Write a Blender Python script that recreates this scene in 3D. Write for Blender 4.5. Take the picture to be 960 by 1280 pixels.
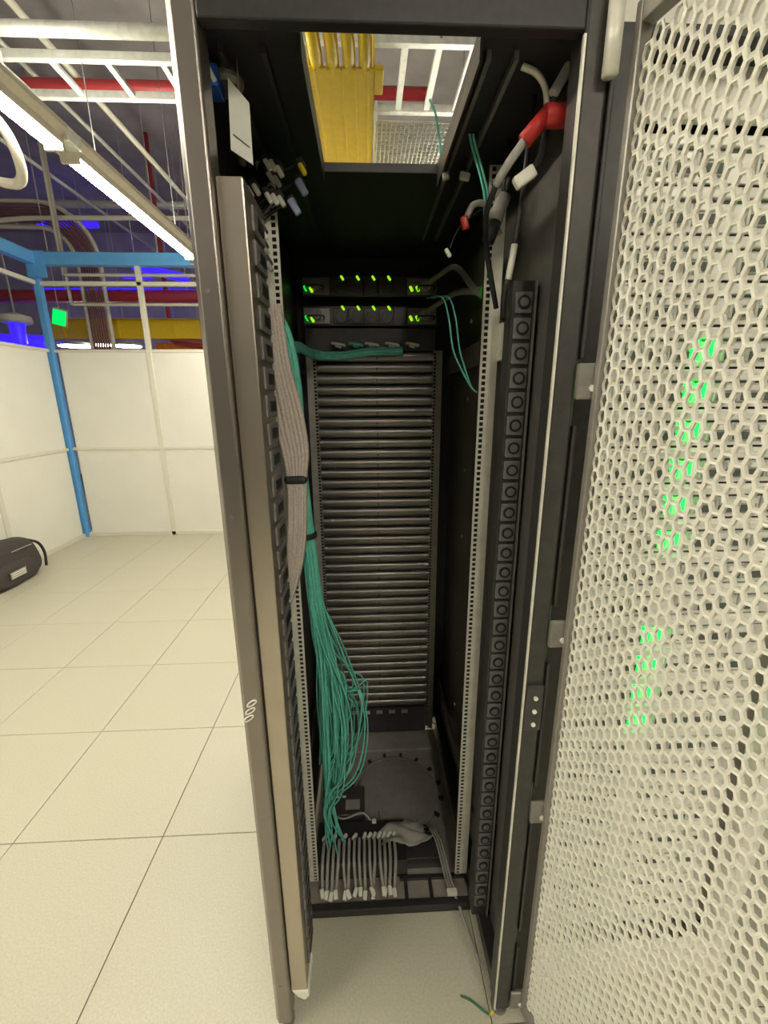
import bpy, math, random
from mathutils import Matrix, Vector
random.seed(7)
S = bpy.context.scene
COL = S.collection
for o in list(bpy.data.objects):
    bpy.data.objects.remove(o)

# ------------------------------------------------------------------ camera
EYE = Vector((0.0, 0.0, 1.77))
def camera():
    yaw, pit, rol = (math.radians(a) for a in (2.46, 14.94, 0.37))
    fwd = Vector((math.sin(yaw)*math.cos(pit), math.cos(yaw)*math.cos(pit), -math.sin(pit)))
    right = Vector((math.cos(yaw), -math.sin(yaw), 0))
    down = -right.cross(fwd)
    r2 = right*math.cos(rol) + down*math.sin(rol)
    d2 = -right*math.sin(rol) + down*math.cos(rol)
    cam = bpy.data.cameras.new('camera')
    cam.sensor_fit = 'HORIZONTAL'; cam.sensor_width = 36.0
    cam.lens = 36.0*526/960
    cam.clip_start = 0.02; cam.clip_end = 100
    o = bpy.data.objects.new('camera', cam); COL.objects.link(o)
    m = Matrix((r2, -d2, -fwd)).transposed().to_4x4()
    m.translation = EYE
    o.matrix_world = m
    S.camera = o
camera()

# ------------------------------------------------------------------ world, exposure
W = bpy.data.worlds.new('world'); S.world = W; W.use_nodes = True
W.node_tree.nodes['Background'].inputs[0].default_value = (0.55, 0.56, 0.62, 1)
W.node_tree.nodes['Background'].inputs[1].default_value = 0.05
S.view_settings.view_transform = 'Standard'
S.view_settings.look = 'None'
S.view_settings.exposure = 0.0
S.view_settings.gamma = 1.0
S.view_settings.use_curve_mapping = False
LAMP = 85.0          # radiance of the linear lamp diffusers
LAMP_COL = (1.0, 0.93, 0.76)

# ------------------------------------------------------------------ materials
def mat(name, col, rough=0.5, metal=0.0, noise=0.0, nscale=40, bump=0.0, bscale=300, emit=None, strength=0, spec=0.5, stretch=None, transl=0, alpha_glass=0):
    m = bpy.data.materials.new(name); m.use_nodes = True
    nt = m.node_tree; b = nt.nodes['Principled BSDF']
    b.inputs['Base Color'].default_value = (*col, 1)
    b.inputs['Roughness'].default_value = rough
    b.inputs['Metallic'].default_value = metal
    b.inputs['Specular IOR Level'].default_value = spec
    if noise or bump:
        tc = nt.nodes.new('ShaderNodeTexCoord')
        src = tc.outputs['Object']
        if stretch:
            mp = nt.nodes.new('ShaderNodeMapping'); mp.inputs['Scale'].default_value = stretch
            nt.links.new(src, mp.inputs['Vector']); src = mp.outputs['Vector']
    if noise:
        n = nt.nodes.new('ShaderNodeTexNoise'); n.inputs['Scale'].default_value = nscale; n.inputs['Detail'].default_value = 5
        nt.links.new(src, n.inputs['Vector'])
        r = nt.nodes.new('ShaderNodeValToRGB')
        r.color_ramp.elements[0].position = 0.3; r.color_ramp.elements[1].position = 0.7
        r.color_ramp.elements[0].color = (*[max(0, c*(1-noise)) for c in col], 1)
        r.color_ramp.elements[1].color = (*[min(1, c*(1+noise)) for c in col], 1)
        nt.links.new(n.outputs['Fac'], r.inputs['Fac']); nt.links.new(r.outputs['Color'], b.inputs['Base Color'])
    if bump:
        n2 = nt.nodes.new('ShaderNodeTexNoise'); n2.inputs['Scale'].default_value = bscale; n2.inputs['Detail'].default_value = 3
        nt.links.new(src, n2.inputs['Vector'])
        bp = nt.nodes.new('ShaderNodeBump'); bp.inputs['Strength'].default_value = bump; bp.inputs['Distance'].default_value = 0.002
        nt.links.new(n2.outputs['Fac'], bp.inputs['Height']); nt.links.new(bp.outputs['Normal'], b.inputs['Normal'])
    if transl:
        b.inputs['Transmission Weight'].default_value = transl
    if emit:
        b.inputs['Emission Color'].default_value = (*emit, 1)
        b.inputs['Emission Strength'].default_value = strength
    return m

M = {}
M['tile'] = mat('cream_floor_laminate', (0.52, 0.50, 0.395), 0.42, noise=0.09, nscale=150, bump=0.15, bscale=220)
M['slab'] = mat('dark_joint', (0.16, 0.14, 0.11), 0.8, noise=0.1)
M['panel'] = mat('white_wall_panel', (0.83, 0.825, 0.76), 0.35, noise=0.02, nscale=3)
M['mullion'] = mat('white_aluminium', (0.74, 0.72, 0.62), 0.4, noise=0.02)
M['blue'] = mat('blue_paint', (0.13, 0.42, 0.86), 0.4, noise=0.06, nscale=12)
M['ceil'] = mat('grey_ceiling', (0.42, 0.40, 0.39), 0.9, noise=0.15, nscale=3)
M['farwall'] = mat('violet_lit_wall', (0.60, 0.57, 0.66), 0.8, noise=0.2, nscale=2)  # violet of the blue lamp haze is mixed into the wall colour
M['roomwall'] = mat('dark_room_wall', (0.16, 0.155, 0.15), 0.8, noise=0.1, nscale=3)
M['galv'] = mat('galvanised_steel', (0.72, 0.74, 0.69), 0.45, 0.3, noise=0.12, nscale=25)
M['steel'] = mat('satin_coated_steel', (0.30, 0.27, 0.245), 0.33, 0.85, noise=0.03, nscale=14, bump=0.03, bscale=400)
M['black'] = mat('black_powder_coat', (0.024, 0.022, 0.023), 0.42, noise=0.2, nscale=60, bump=0.08, bscale=500)
M['blackgloss'] = mat('black_satin_plastic', (0.045, 0.041, 0.043), 0.34, noise=0.15, nscale=30)
M['blank'] = mat('blanking_panel_plastic', (0.24, 0.22, 0.205), 0.36, 0.85, noise=0.06, nscale=30)
M['cover'] = mat('cable_cover_grey', (0.27, 0.245, 0.23), 0.45, noise=0.1, nscale=30)
M['pdu'] = mat('power_strip_metal', (0.52, 0.465, 0.39), 0.32, 0.9, noise=0.03, nscale=14)
M['sidepanel'] = mat('side_panel_paint', (0.24, 0.22, 0.205), 0.32, 0.6, noise=0.1, nscale=30)
M['rod'] = mat('hanger_rod_zinc', (0.20, 0.20, 0.19), 0.5, 0.3, noise=0.1)
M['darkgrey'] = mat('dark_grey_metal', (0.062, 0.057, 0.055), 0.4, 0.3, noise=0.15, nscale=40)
M['midgrey'] = mat('mid_grey_metal', (0.27, 0.255, 0.235), 0.4, 0.5, noise=0.12, nscale=40)
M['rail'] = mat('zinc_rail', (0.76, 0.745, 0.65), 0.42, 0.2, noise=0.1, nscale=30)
M['shaded_rail'] = mat('shaded_zinc_rail', (0.46, 0.44, 0.39), 0.42, 0.3, noise=0.1, nscale=30)  # same zinc coloured darker for the dimmer rear of the rack
M['outlet'] = mat('socket_grey', (0.16, 0.15, 0.145), 0.5, noise=0.1)
M['socket'] = mat('socket_dark', (0.012, 0.012, 0.013), 0.5, noise=0.1)
M['door'] = mat('white_perforated_steel', (0.88, 0.865, 0.77), 0.34, 0.0, noise=0.04, nscale=30)
M['doorframe'] = mat('grey_door_edge', (0.33, 0.31, 0.28), 0.4, 0.5, noise=0.08)
M['teal'] = mat('teal_jacket', (0.15, 0.60, 0.485), 0.45, noise=0.12, nscale=60)
M['taupe'] = mat('taupe_braided_sleeve', (0.56, 0.49, 0.44), 0.7, noise=0.15, nscale=220, bump=0.3, bscale=900)
M['white'] = mat('white_plastic', (0.80, 0.79, 0.70), 0.45, noise=0.03)
M['paper'] = mat('white_paper', (0.82, 0.82, 0.75), 0.7, noise=0.03)
M['cordgrey'] = mat('grey_cord', (0.36, 0.345, 0.32), 0.55, noise=0.1, nscale=80)
M['cordblack'] = mat('black_cord', (0.02, 0.02, 0.02), 0.5, noise=0.1, nscale=80)
M['red'] = mat('red_tape', (0.52, 0.028, 0.022), 0.45, noise=0.1, nscale=40)
M['redpipe'] = mat('red_pipe_paint', (0.50, 0.05, 0.06), 0.4, noise=0.08, nscale=10)
M['yellow'] = mat('yellow_duct_plastic', (0.95, 0.68, 0.025), 0.42, noise=0.06, nscale=30)
M['orange'] = mat('orange_tray', (0.75, 0.26, 0.03), 0.5, noise=0.08)
M['bluelabel'] = mat('blue_plastic', (0.03, 0.12, 0.55), 0.4, noise=0.08)
M['lilac'] = mat('lilac_plug', (0.32, 0.36, 0.55), 0.45, noise=0.05)
M['server'] = mat('silver_server_face', (0.86, 0.85, 0.78), 0.35, 0.15, noise=0.07, nscale=60)
M['drive'] = mat('drive_bay_grey', (0.58, 0.59, 0.53), 0.4, 0.3, noise=0.1, nscale=60)
M['slot'] = mat('drive_gap', (0.10, 0.115, 0.10), 0.6, noise=0.1)
M['bag'] = mat('black_nylon', (0.055, 0.048, 0.047), 0.75, noise=0.2, nscale=60, bump=0.3, bscale=400)
M['base'] = mat('brushed_base_plate', (0.42, 0.38, 0.34), 0.45, 0.4, noise=0.12, nscale=20)
M['film'] = mat('grey_film', (0.36, 0.335, 0.31), 0.35, noise=0.1, nscale=20)
M['lamp'] = mat('lamp_diffuser', (0.9, 0.9, 0.85), 0.5, noise=0.01, emit=LAMP_COL, strength=LAMP)
M['added_uplamp'] = mat('added_uplight_diffuser', (0.9, 0.9, 0.85), 0.5, noise=0.01, emit=LAMP_COL, strength=LAMP*0.35)
M['lamphouse'] = mat('lamp_housing', (0.60, 0.56, 0.47), 0.45, 0.2, noise=0.05)
M['ledy'] = mat('led_lime', (0.3, 0.6, 0.02), 0.4, noise=0.01, emit=(0.42, 1.0, 0.02), strength=0.9)
M['ledg'] = mat('led_green', (0.05, 0.6, 0.05), 0.4, noise=0.01, emit=(0.0, 1.0, 0.06), strength=0.9)
M['ledsrv'] = mat('server_lamp_green', (0.05, 0.6, 0.05), 0.4, noise=0.01, emit=(0.0, 1.0, 0.06), strength=3.5)
M['ledb'] = mat('led_blue', (0.02, 0.02, 0.6), 0.4, noise=0.01, emit=(0.03, 0.01, 1.0), strength=1.6)
M['exit'] = mat('exit_sign_green', (0.0, 0.5, 0.1), 0.4, noise=0.01, emit=(0.0, 0.85, 0.12), strength=1.2)
M['disc'] = mat('round_lamp_lens', (0.9, 0.9, 0.85), 0.4, noise=0.01, emit=(1.0, 0.95, 0.82), strength=40.0)

# ------------------------------------------------------------------ mesh builder
class MB:
    def __init__(s): s.v = []; s.f = []; s.smooth = False
    def quad(s, a, b, c, d):
        n = len(s.v); s.v += [a, b, c, d]; s.f.append((n, n+1, n+2, n+3)); return s
    def box(s, x0, x1, y0, y1, z0, z1):
        n = len(s.v)
        s.v += [(x0,y0,z0),(x1,y0,z0),(x1,y1,z0),(x0,y1,z0),(x0,y0,z1),(x1,y0,z1),(x1,y1,z1),(x0,y1,z1)]
        s.f += [(n+3,n+2,n+1,n),(n+4,n+5,n+6,n+7),(n,n+1,n+5,n+4),(n+1,n+2,n+6,n+5),(n+2,n+3,n+7,n+6),(n+3,n,n+4,n+7)]
        return s
    def prism(s, poly, axis, a0, a1):
        # poly: 2-D outline; axis 'x','y','z' of extrusion
        def P(p, a):
            if axis == 'x': return (a, p[0], p[1])
            if axis == 'y': return (p[0], a, p[1])
            return (p[0], p[1], a)
        n = len(s.v); k = len(poly)
        s.v += [P(p, a0) for p in poly] + [P(p, a1) for p in poly]
        s.f.append(tuple(n+i for i in range(k))); s.f.append(tuple(n+k+i for i in reversed(range(k))))
        for i in range(k):
            j = (i+1) % k
            s.f.append((n+i, n+k+i, n+k+j, n+j))
        return s
    def tube(s, pts, r, n=6, caps=True):
        pts = [Vector(p) for p in pts]
        base = len(s.v); K = len(pts)
        rr = r if isinstance(r, (list, tuple)) else [r]*K
        prev = None
        for i, p in enumerate(pts):
            t = (pts[min(i+1, K-1)] - pts[max(i-1, 0)]).normalized()
            if prev is None:
                u = t.cross(Vector((0, 0, 1)))
                if u.length < 1e-3: u = t.cross(Vector((0, 1, 0)))
            else:
                u = prev - t*prev.dot(t)
            u.normalize(); prev = u; w = t.cross(u)
            for q in range(n):
                a = 2*math.pi*q/n
                s.v.append(tuple(p + (u*math.cos(a) + w*math.sin(a))*rr[i]))
        for i in range(K-1):
            for q in range(n):
                a = base+i*n+q; b = base+i*n+(q+1) % n
                s.f.append((a, b, b+n, a+n))
        if caps:
            s.f.append(tuple(base+q for q in reversed(range(n))))
            s.f.append(tuple(base+(K-1)*n+q for q in range(n)))
        s.smooth = True
        return s
    def lathe(s, prof, c, n=24, axis='z'):
        # prof: list of (radius, height)
        base = len(s.v); K = len(prof)
        for (r, h) in prof:
            for q in range(n):
                a = 2*math.pi*q/n
                if axis == 'z': s.v.append((c[0]+r*math.cos(a), c[1]+r*math.sin(a), c[2]+h))
                elif axis == 'y': s.v.append((c[0]+r*math.cos(a), c[1]+h, c[2]+r*math.sin(a)))
                else: s.v.append((c[0]+h, c[1]+r*math.cos(a), c[2]+r*math.sin(a)))
        for i in range(K-1):
            for q in range(n):
                a = base+i*n+q; b = base+i*n+(q+1) % n
                s.f.append((a, b, b+n, a+n))
        s.f.append(tuple(base+q for q in reversed(range(n)))); s.f.append(tuple(base+(K-1)*n+q for q in range(n)))
        return s
    def build(s, name, m, parent=None, bevel=0, segs=2, smooth=None, label=None):
        if parent is not None: org = Vector(parent['_w'])
        else:
            xs, ys, zs = zip(*s.v)
            org = Vector(((min(xs)+max(xs))/2, (min(ys)+max(ys))/2, min(zs)))
        me = bpy.data.meshes.new(name)
        me.from_pydata([(v[0]-org.x, v[1]-org.y, v[2]-org.z) for v in s.v], [], s.f)
        if smooth or (smooth is None and s.smooth):
            me.polygons.foreach_set('use_smooth', [True]*len(me.polygons))
        me.materials.append(M[m] if isinstance(m, str) else m)
        import bmesh
        bm = bmesh.new(); bm.from_mesh(me); bmesh.ops.recalc_face_normals(bm, faces=bm.faces); bm.to_mesh(me); bm.free()
        me.update()
        o = bpy.data.objects.new(name, me); COL.objects.link(o)
        if parent is not None: o.parent = parent
        else: o.location = org
        o['_w'] = tuple(org)
        if bevel:
            b = o.modifiers.new('edge', 'BEVEL'); b.width = bevel; b.segments = segs; b.limit_method = 'ANGLE'; b.angle_limit = math.radians(40)
        if label: o['label'] = label
        return o
def tag(o, label=None, cat=None, group=None, kind=None):
    if label: o['label'] = label
    if cat: o['category'] = cat
    if group: o['group'] = group
    if kind: o['kind'] = kind
    return o
def thing(name, loc, label=None, cat=None, group=None, kind=None):
    o = bpy.data.objects.new(name, None); COL.objects.link(o); o.location = loc; o.empty_display_size = 0.1
    o['_w'] = tuple(loc)
    return tag(o, label, cat, group, kind)
ORD = ['first', 'second', 'third', 'fourth', 'fifth', 'sixth', 'seventh', 'eighth', 'ninth', 'tenth', 'eleventh', 'twelfth', 'thirteenth', 'fourteenth', 'fifteenth']
def copy_tree(o, loc, label=None, group=None, parent=None):
    c = o.copy(); COL.objects.link(c); c.location = loc
    if parent is not None: c.parent = parent
    if label: c['label'] = label
    if group: c['group'] = group
    for ch in list(o.children):
        d = ch.copy(); COL.objects.link(d); d.parent = c
        for g in list(ch.children):
            e = g.copy(); COL.objects.link(e); e.parent = d
    return c
def box(name, m, parent, *b, bevel=0, segs=2, label=None):
    return MB().box(*b).build(name, m, parent, bevel, segs, label=label)
def spline(P, n=8):
    P = [Vector(p) for p in P]; out = []
    Q = [P[0]*2-P[1]] + P + [P[-1]*2-P[-2]]
    for i in range(1, len(Q)-2):
        a, b, c, d = Q[i-1], Q[i], Q[i+1], Q[i+2]
        for k in range(n):
            t = k/n
            out.append(0.5*((2*b)+(c-a)*t+(2*a-5*b+4*c-d)*t*t+(3*b-a-3*c+d)*t**3))
    out.append(P[-1]); return out

# ================================================================== THE ROOM
floor = tag(MB().box(-9, 6, -6, 11, -0.12, -0.006).build('floor', 'slab'), kind='structure')
TX0, TY0, TP = -0.88, 1.40, 0.611
tile = None
for i in range(-5, 5):
    for j in range(-9, 8):
        x, y = TX0+i*TP, TY0+j*TP
        if tile is None:
            g = 0.0016
            tile = MB().box(x+g, x+TP-g, y+g, y+TP-g, -0.006, 0.0).build('floor_tile', 'tile', floor, bevel=0.0012, segs=1)
            first = (x, y)
        else:
            t = tile.copy(); COL.objects.link(t); t.parent = floor
            t.location = (x-first[0], y-first[1], 0)
ceiling = tag(MB().box(-9, 6, -6, 11, 5.4, 5.5).build('ceiling', 'ceil'), kind='structure')
tag(MB().box(-9, 6, 10.9, 11, 0, 5.4).build('wall_far', 'farwall'), kind='structure')
tag(MB().box(-9, -8.9, -6, 10.9, 0, 5.4).build('wall_side', 'farwall'), kind='structure')
tag(MB().box(-8.9, 6, -6, -5.9, 0, 5.4).build('wall_front', 'roomwall'), kind='structure')
tag(MB().box(5.9, 6, -5.9, 10.9, 0, 5.4).build('wall_right', 'roomwall'), kind='structure')

# white partition, back
WB, WL = 5.63, -3.80
wb = thing('wall_back', (0, WB, 0), kind='structure')
mull = [-2.64, -1.48, -0.32, 0.84, 2.0]
edges = [WL+0.05] + mull
for a, b in zip(edges[:-1], edges[1:]):
    for z0, z1 in ((0.05, 1.165), (1.195, 2.355)):
        box('wall_panel', 'panel', wb, a+0.024, b-0.024, WB+0.004, WB+0.03, z0, z1, bevel=0.004)
for x in mull:
    box('mullion', 'mullion', wb, x-0.028, x+0.028, WB-0.012, WB+0.04, 0.0, 3.42, bevel=0.004)
box('mid_rail', 'mullion', wb, WL, 2.0, WB-0.008, WB+0.034, 1.163, 1.197, bevel=0.003)
box('top_rail', 'mullion', wb, WL, 2.0, WB-0.004, WB+0.036, 2.35, 2.385, bevel=0.003)
box('kick_rail', 'mullion', wb, WL, 2.0, WB-0.012, WB+0.034, 0.0, 0.052, bevel=0.003)
box('header_rail', 'mullion', wb, WL, 2.0, WB-0.012, WB+0.034, 3.09, 3.135, bevel=0.003)
# white partition, left
wl = thing('wall_left', (WL, 2, 0), kind='structure')
ys = [WB-0.05, 4.43, 3.23, 2.03, 0.83, -0.37, -1.57]
for a, b in zip(ys[:-1], ys[1:]):
    for z0, z1 in ((0.05, 1.165), (1.195, 2.355)):
        box('wall_panel', 'panel', wl, WL-0.03, WL-0.004, b+0.024, a-0.024, z0, z1, bevel=0.004)
for y in ys[1:]:
    box('mullion', 'mullion', wl, WL-0.04, WL+0.012, y-0.028, y+0.028, 0, 2.385, bevel=0.004)
for n, z0, z1 in (('mid_rail', 1.163, 1.197), ('top_rail', 2.35, 2.385), ('kick_rail', 0.0, 0.052), ('header_rail', 3.09, 3.135)):
    box(n, 'mullion', wl, WL-0.034, WL+0.010, -1.57, WB-0.05, z0, z1, bevel=0.003)

# blue steel frame standing in the corner of the partition
bf = thing('steel_frame', (WL, WB, 0), 'blue painted steel corner post with top beams over the white partition', 'frame')
box('post', 'blue', bf, WL-0.035, WL+0.035, WB-0.035, WB+0.035, 0.0, 3.30, bevel=0.004)
box('beam', 'blue', bf, WL-0.05, 2.0, WB-0.05, WB+0.05, 3.30, 3.43, bevel=0.004)
box('beam', 'blue', bf, WL-0.05, WL+0.05, -1.5, WB-0.05, 3.30, 3.43, bevel=0.004)
box('corner_plate', 'blue', bf, WL-0.06, WL+0.16, WB-0.058, WB-0.05, 3.16, 3.44, bevel=0.002)

# ================================================================== OVERHEAD
def lamp(y0, y1, x, z, label):
    t = thing('linear_lamp', (x, (y0+y1)/2, z), label, 'lamp', 'linear ceiling lamps')
    prof = [(-0.045, 0.012), (-0.045, 0.05), (-0.075, 0.075), (-0.075, 0.10), (0.075, 0.10), (0.075, 0.075), (0.045, 0.05), (0.045, 0.012)]
    MB().prism([(x+p[0], z+p[1]) for p in prof], 'y', y0-0.02, y1+0.02).build('housing', 'lamphouse', t)
    d = [(x+0.040*math.cos(math.radians(a)), z+0.014+0.030*math.sin(math.radians(a))) for a in range(180, 361, 20)]
    MB().prism(d, 'y', y0, y1).build('diffuser', 'lamp', t)
    box('added_uplight', 'added_uplamp', t, x-0.05, x+0.05, y0, y1, z+0.10, z+0.106)  # added upward glow that brightens ceiling and ladders
    for yy in (y0-0.022, y1+0.002):
        box('end_cap', 'lamphouse', t, x-0.047, x+0.047, yy, yy+0.02, z-0.018, z+0.052, bevel=0.003)
    for yy in (y0+0.25, y1-0.25):
        MB().tube([(x, yy, z+0.10), (x, yy, 5.4)], 0.003, 6).build('hanger_rod', 'rod', t)
    return t
lamp(2.70, 4.26, -1.525, 3.0, 'long glowing ceiling lamp running up to the rack post, lower in the photo')
lamp(1.01, 2.56, -1.525, 3.0, 'glowing ceiling lamp cut off by the left edge of the photo')
lamp(-0.69, 0.86, -1.525, 3.0, 'ceiling lamp overhead to the left, out of view')
lamp(4.40, 5.40, -1.525, 3.0, 'ceiling lamp hidden behind the rack post')
lamp(-2.4, -0.85, 2.1, 3.3, 'added fill lamp behind the camera on the right, out of view')  # added to light the servers behind the mesh door
lamp(-2.6, -1.05, 0.30, 3.2, 'added fill lamp straight behind the camera, out of view')  # added to brighten the dark rack interior
lamp(2.3, 3.8, 0.72, 2.52, 'added fill lamp above the aisle behind the racks, out of view')  # added to light the underside of the yellow duct
lamp(-2.6, -1.05, 1.0, 3.2, 'added fill lamp behind the camera, right of centre, out of view')  # second added lamp filling the rack interior
lamp(6.4, 7.9, 0.2, 3.3, 'added fill lamp beyond the partition hidden behind the rack')  # added to light the trays beyond the partition
lamp(-2.4, -0.85, -3.0, 3.3, 'added fill lamp behind the camera on the left, out of view')  # added for ambient light from the left
# junction box bridging the two visible lamps
tag(MB().box(-1.60, -1.45, 2.575, 2.685, 3.03, 3.10).build('junction_box', 'galv', None, 0.006), 'small grey junction box bridging the two glowing ceiling lamps', 'box')

def ladder_x(name, x0, x1, y0, y1, z, step, ph, label, m='galv'):
    t = thing(name, ((x0+x1)/2, (y0+y1)/2, z), label, 'cable ladder')
    for y in (y0, y1):
        box('side_rail', m, t, x0, x1, y-0.018, y+0.018, z-0.022, z+0.022, bevel=0.004)
    x = x0+ph
    while x < x1:
        box('rung', m, t, x-0.017, x+0.017, y0+0.014, y1-0.014, z-0.012, z+0.012, bevel=0.003); x += step
    for hx in [x0+0.6+1.5*k for k in range(int((x1-x0-0.6)/1.5)+1)]:
        MB().tube([(hx, y0-0.02, z), (hx, y0-0.02, 5.4)], 0.005, 6).build('hanger_rod', 'rod', t)
    return t
ladder_x('cable_ladder', -4.6, -0.36, 2.95, 3.26, 3.6, 0.305, 0.15, 'grey steel cable ladder with slanting rungs at upper left')
tag(MB().tube([(-5.0, 2.80, 3.62), (0.2, 2.80, 3.62)], 0.032, 12).build('conduit_pipe', 'galv'), 'pale grey round conduit running just above the upper left cable ladder', 'pipe')
tag(MB().tube([(-5.0, 4.25, 4.22), (0.6, 4.25, 4.22)], 0.045, 12).build('sprinkler_pipe', 'redpipe'), 'dull red pipe seen between the rungs of the upper left cable ladder', 'pipe')
# flexible conduit loop near the lamps
tag(MB().tube(spline([(-1.75, 2.1, 3.45), (-1.68, 2.33, 3.1), (-1.66, 2.46, 2.98), (-1.74, 2.62, 2.90), (-1.87, 2.72, 2.90), (-2.0, 2.70, 2.96), (-2.1, 2.5, 3.2), (-2.12, 2.4, 3.5)], 6), 0.024, 10).build('flexible_conduit', 'lamphouse'),
    'beige flexible conduit hanging in a loop left of the lamps', 'conduit')

# yellow fibre duct above the roof opening
yd = thing('fibre_duct', (-0.05, 2.6, 2.8), 'bright yellow ribbed fibre duct above the open roof of the rack', 'cable duct')
x0, x1 = -0.165, 0.052
box('base_sheet', 'yellow', yd, x0, x1, 1.68, 4.4, 2.80, 2.806)
for x in (x0, x1-0.006):
    box('side_wall', 'yellow', yd, x, x+0.006, 1.68, 4.4, 2.80, 2.93, bevel=0.002)
box('side_lip', 'yellow', yd, x1, x1+0.03, 1.68, 1.80, 2.80, 2.815, bevel=0.004)
for k in range(5):
    xx = x0+0.022+k*(x1-x0-0.044)/4
    box('rib', 'yellow', yd, xx-0.004, xx+0.004, 1.68, 4.4, 2.796, 2.80, bevel=0.0015)
for k in range(4):
    xx = x0+0.03+k*0.052
    MB().tube(spline([(xx, 1.70, 2.82), (xx, 1.62, 2.815), (xx-0.004, 1.54, 2.83), (xx-0.01, 1.49, 2.87)], 5), [0.021]*15+[0.015], 8).build('finger', 'yellow', yd)
# wire basket tray and ladder beyond it
wt = thing('wire_basket_tray', (0.26, 3.2, 2.92), 'grey wire basket tray beside the yellow duct above the rack', 'cable tray')
mb = MB()
for k in range(20):
    x = 0.075+0.38*k/19; mb.tube([(x, 2.18, 2.92), (x, 4.6, 2.92)], 0.0042, 5)
mb.build('long_wires', 'galv', wt)['kind'] = 'stuff'
mb = MB()
for k in range(80):
    y = 2.18+0.03*k; mb.tube([(0.075, y, 2.926), (0.455, y, 2.926)], 0.0042, 5)
mb.build('cross_wires', 'galv', wt)['kind'] = 'stuff'
for x in (0.072, 0.458): box('side_rail', 'galv', wt, x-0.006, x+0.006, 2.18, 4.6, 2.92, 3.0)
ladder_x('cable_ladder', -0.2, 3.0, 2.55, 3.05, 3.45, 0.17, 0.09, 'grey steel cable ladder seen through the rack roof opening')

# things beyond the partition
def vertical_ladder():
    t = thing('riser_ladder', (-3.66, 6.5, 2.2), 'pale vertical cable ladder bending left above the white partition', 'cable ladder')
    for xo in (-3.81, -3.52):
        d = xo+3.66
        pts = [(xo, 6.5, 0.1), (xo, 6.5, 3.55)] + [(-4.25+(0.59+d)*math.cos(math.radians(a)), 6.5, 3.55+(0.59+d)*math.sin(math.radians(a))) for a in range(10, 91, 10)] + [(-7.5, 6.5, 4.14+d)]
        MB().tube(pts, 0.028, 8).build('side_rail', 'mullion', t)
    for k in range(12):
        z = 0.6+k*0.27
        box('rung', 'mullion', t, -3.80, -3.53, 6.485, 6.515, z-0.018, z+0.018)
    for a in (20, 45, 70):
        c, s = math.cos(math.radians(a)), math.sin(math.radians(a))
        MB().tube([(-4.25+0.44*c, 6.5, 3.55+0.44*s), (-4.25+0.73*c, 6.5, 3.55+0.73*s)], 0.018, 6).build('rung', 'mullion', t)
    for k in range(8):
        x = -4.5-k*0.3
        MB().tube([(x, 6.5, 3.99), (x, 6.5, 4.28)], 0.018, 6).build('rung', 'mullion', t)
    mb = MB()
    for k in range(7):
        d = -0.10+0.033*k
        mb.tube([(-3.66+d, 6.47, 0.2), (-3.66+d, 6.47, 3.55)] + [(-4.25+(0.59+d)*math.cos(math.radians(a)), 6.47, 3.55+(0.59+d)*math.sin(math.radians(a))) for a in range(10, 91, 10)] + [(-7.4, 6.47, 4.14+d)], 0.014, 6)
    mb.build('cable_run', mat('maroon_cables', (0.22, 0.09, 0.10), 0.5, noise=0.1), t)
vertical_ladder()
tag(MB().tube([(-7.5, 6.9, 3.24), (1.5, 6.9, 3.26)], 0.085, 14).build('fire_pipe', 'redpipe'), 'thick red pipe crossing behind the white frame above the partition', 'pipe')
yt = thing('cable_tray', (-3, 7.0, 2.85), 'yellow cable tray beyond the partition below the red pipe', 'cable tray')
box('web', 'yellow', yt, -4.68, 1.0, 7.0, 7.01, 2.68, 2.96, bevel=0.003)
for z in (2.68, 2.95): box('flange', 'yellow', yt, -4.68, 1.0, 6.94, 7.0, z, z+0.012)
for x in (-4.5, -2.5, -0.5): MB().tube([(x, 7.005, 2.95), (x, 7.005, 5.4)], 0.006, 6).build('hanger_rod', 'galv', yt)
for k in range(14): box('stiffener', 'yellow', yt, -4.5+0.4*k, -4.46+0.4*k, 6.97, 7.0, 2.69, 2.95)
ot = thing('cable_tray', (-2, 7.3, 2.6), 'orange cable tray low behind the partition next to the rack post', 'cable tray')
box('web', 'orange', ot, -3.3, 0.5, 7.30, 7.31, 2.50, 2.66, bevel=0.003)
for x in (-3.1, -1.5, 0.2): MB().tube([(x, 7.305, 2.65), (x, 7.305, 5.4)], 0.006, 6).build('hanger_rod', 'galv', ot)
for k in range(8): box('stiffener', 'orange', ot, -3.2+0.4*k, -3.15+0.4*k, 7.27, 7.30, 2.50, 2.66)
MB().tube([(-3.4, 7.1, 2.74), (-1.4, 7.1, 2.56)], 0.028, 8).build('brace_bar', 'orange', ot)
tag(MB().tube([(-3.0, 7.2, 5.4), (-3.0, 7.2, 2.68), (-2.95, 7.2, 2.655), (-1.2, 7.2, 2.44)], 0.03, 8).build('bracing_pipe', 'redpipe'), 'thin sloping red pipe under the yellow tray beside the rack post', 'pipe')
def round_lamp(x, y, z, r, label):
    t = thing('round_lamp', (x, y, z), label, 'lamp', 'round lamps beyond the partition')
    MB().lathe([(r*0.95, 0.0), (r, 0.01), (r, 0.05), (r*0.5, 0.10), (0.03, 0.13)], (x, y, z), 24).build('shade', 'white', t)
    MB().lathe([(r*0.9, -0.012), (r*0.9, 0.0)], (x, y, z), 24).build('lens', 'disc', t)
    MB().tube([(x, y, z+0.12), (x, y, 5.4)], 0.008, 6).build('stem', 'galv', t)
round_lamp(-4.98, 8.0, 2.70, 0.27, 'round white lamp beyond the partition, nearest the blue post')
round_lamp(-4.53, 8.0, 2.72, 0.16, 'small round white lamp beyond the partition, middle of three')
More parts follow.
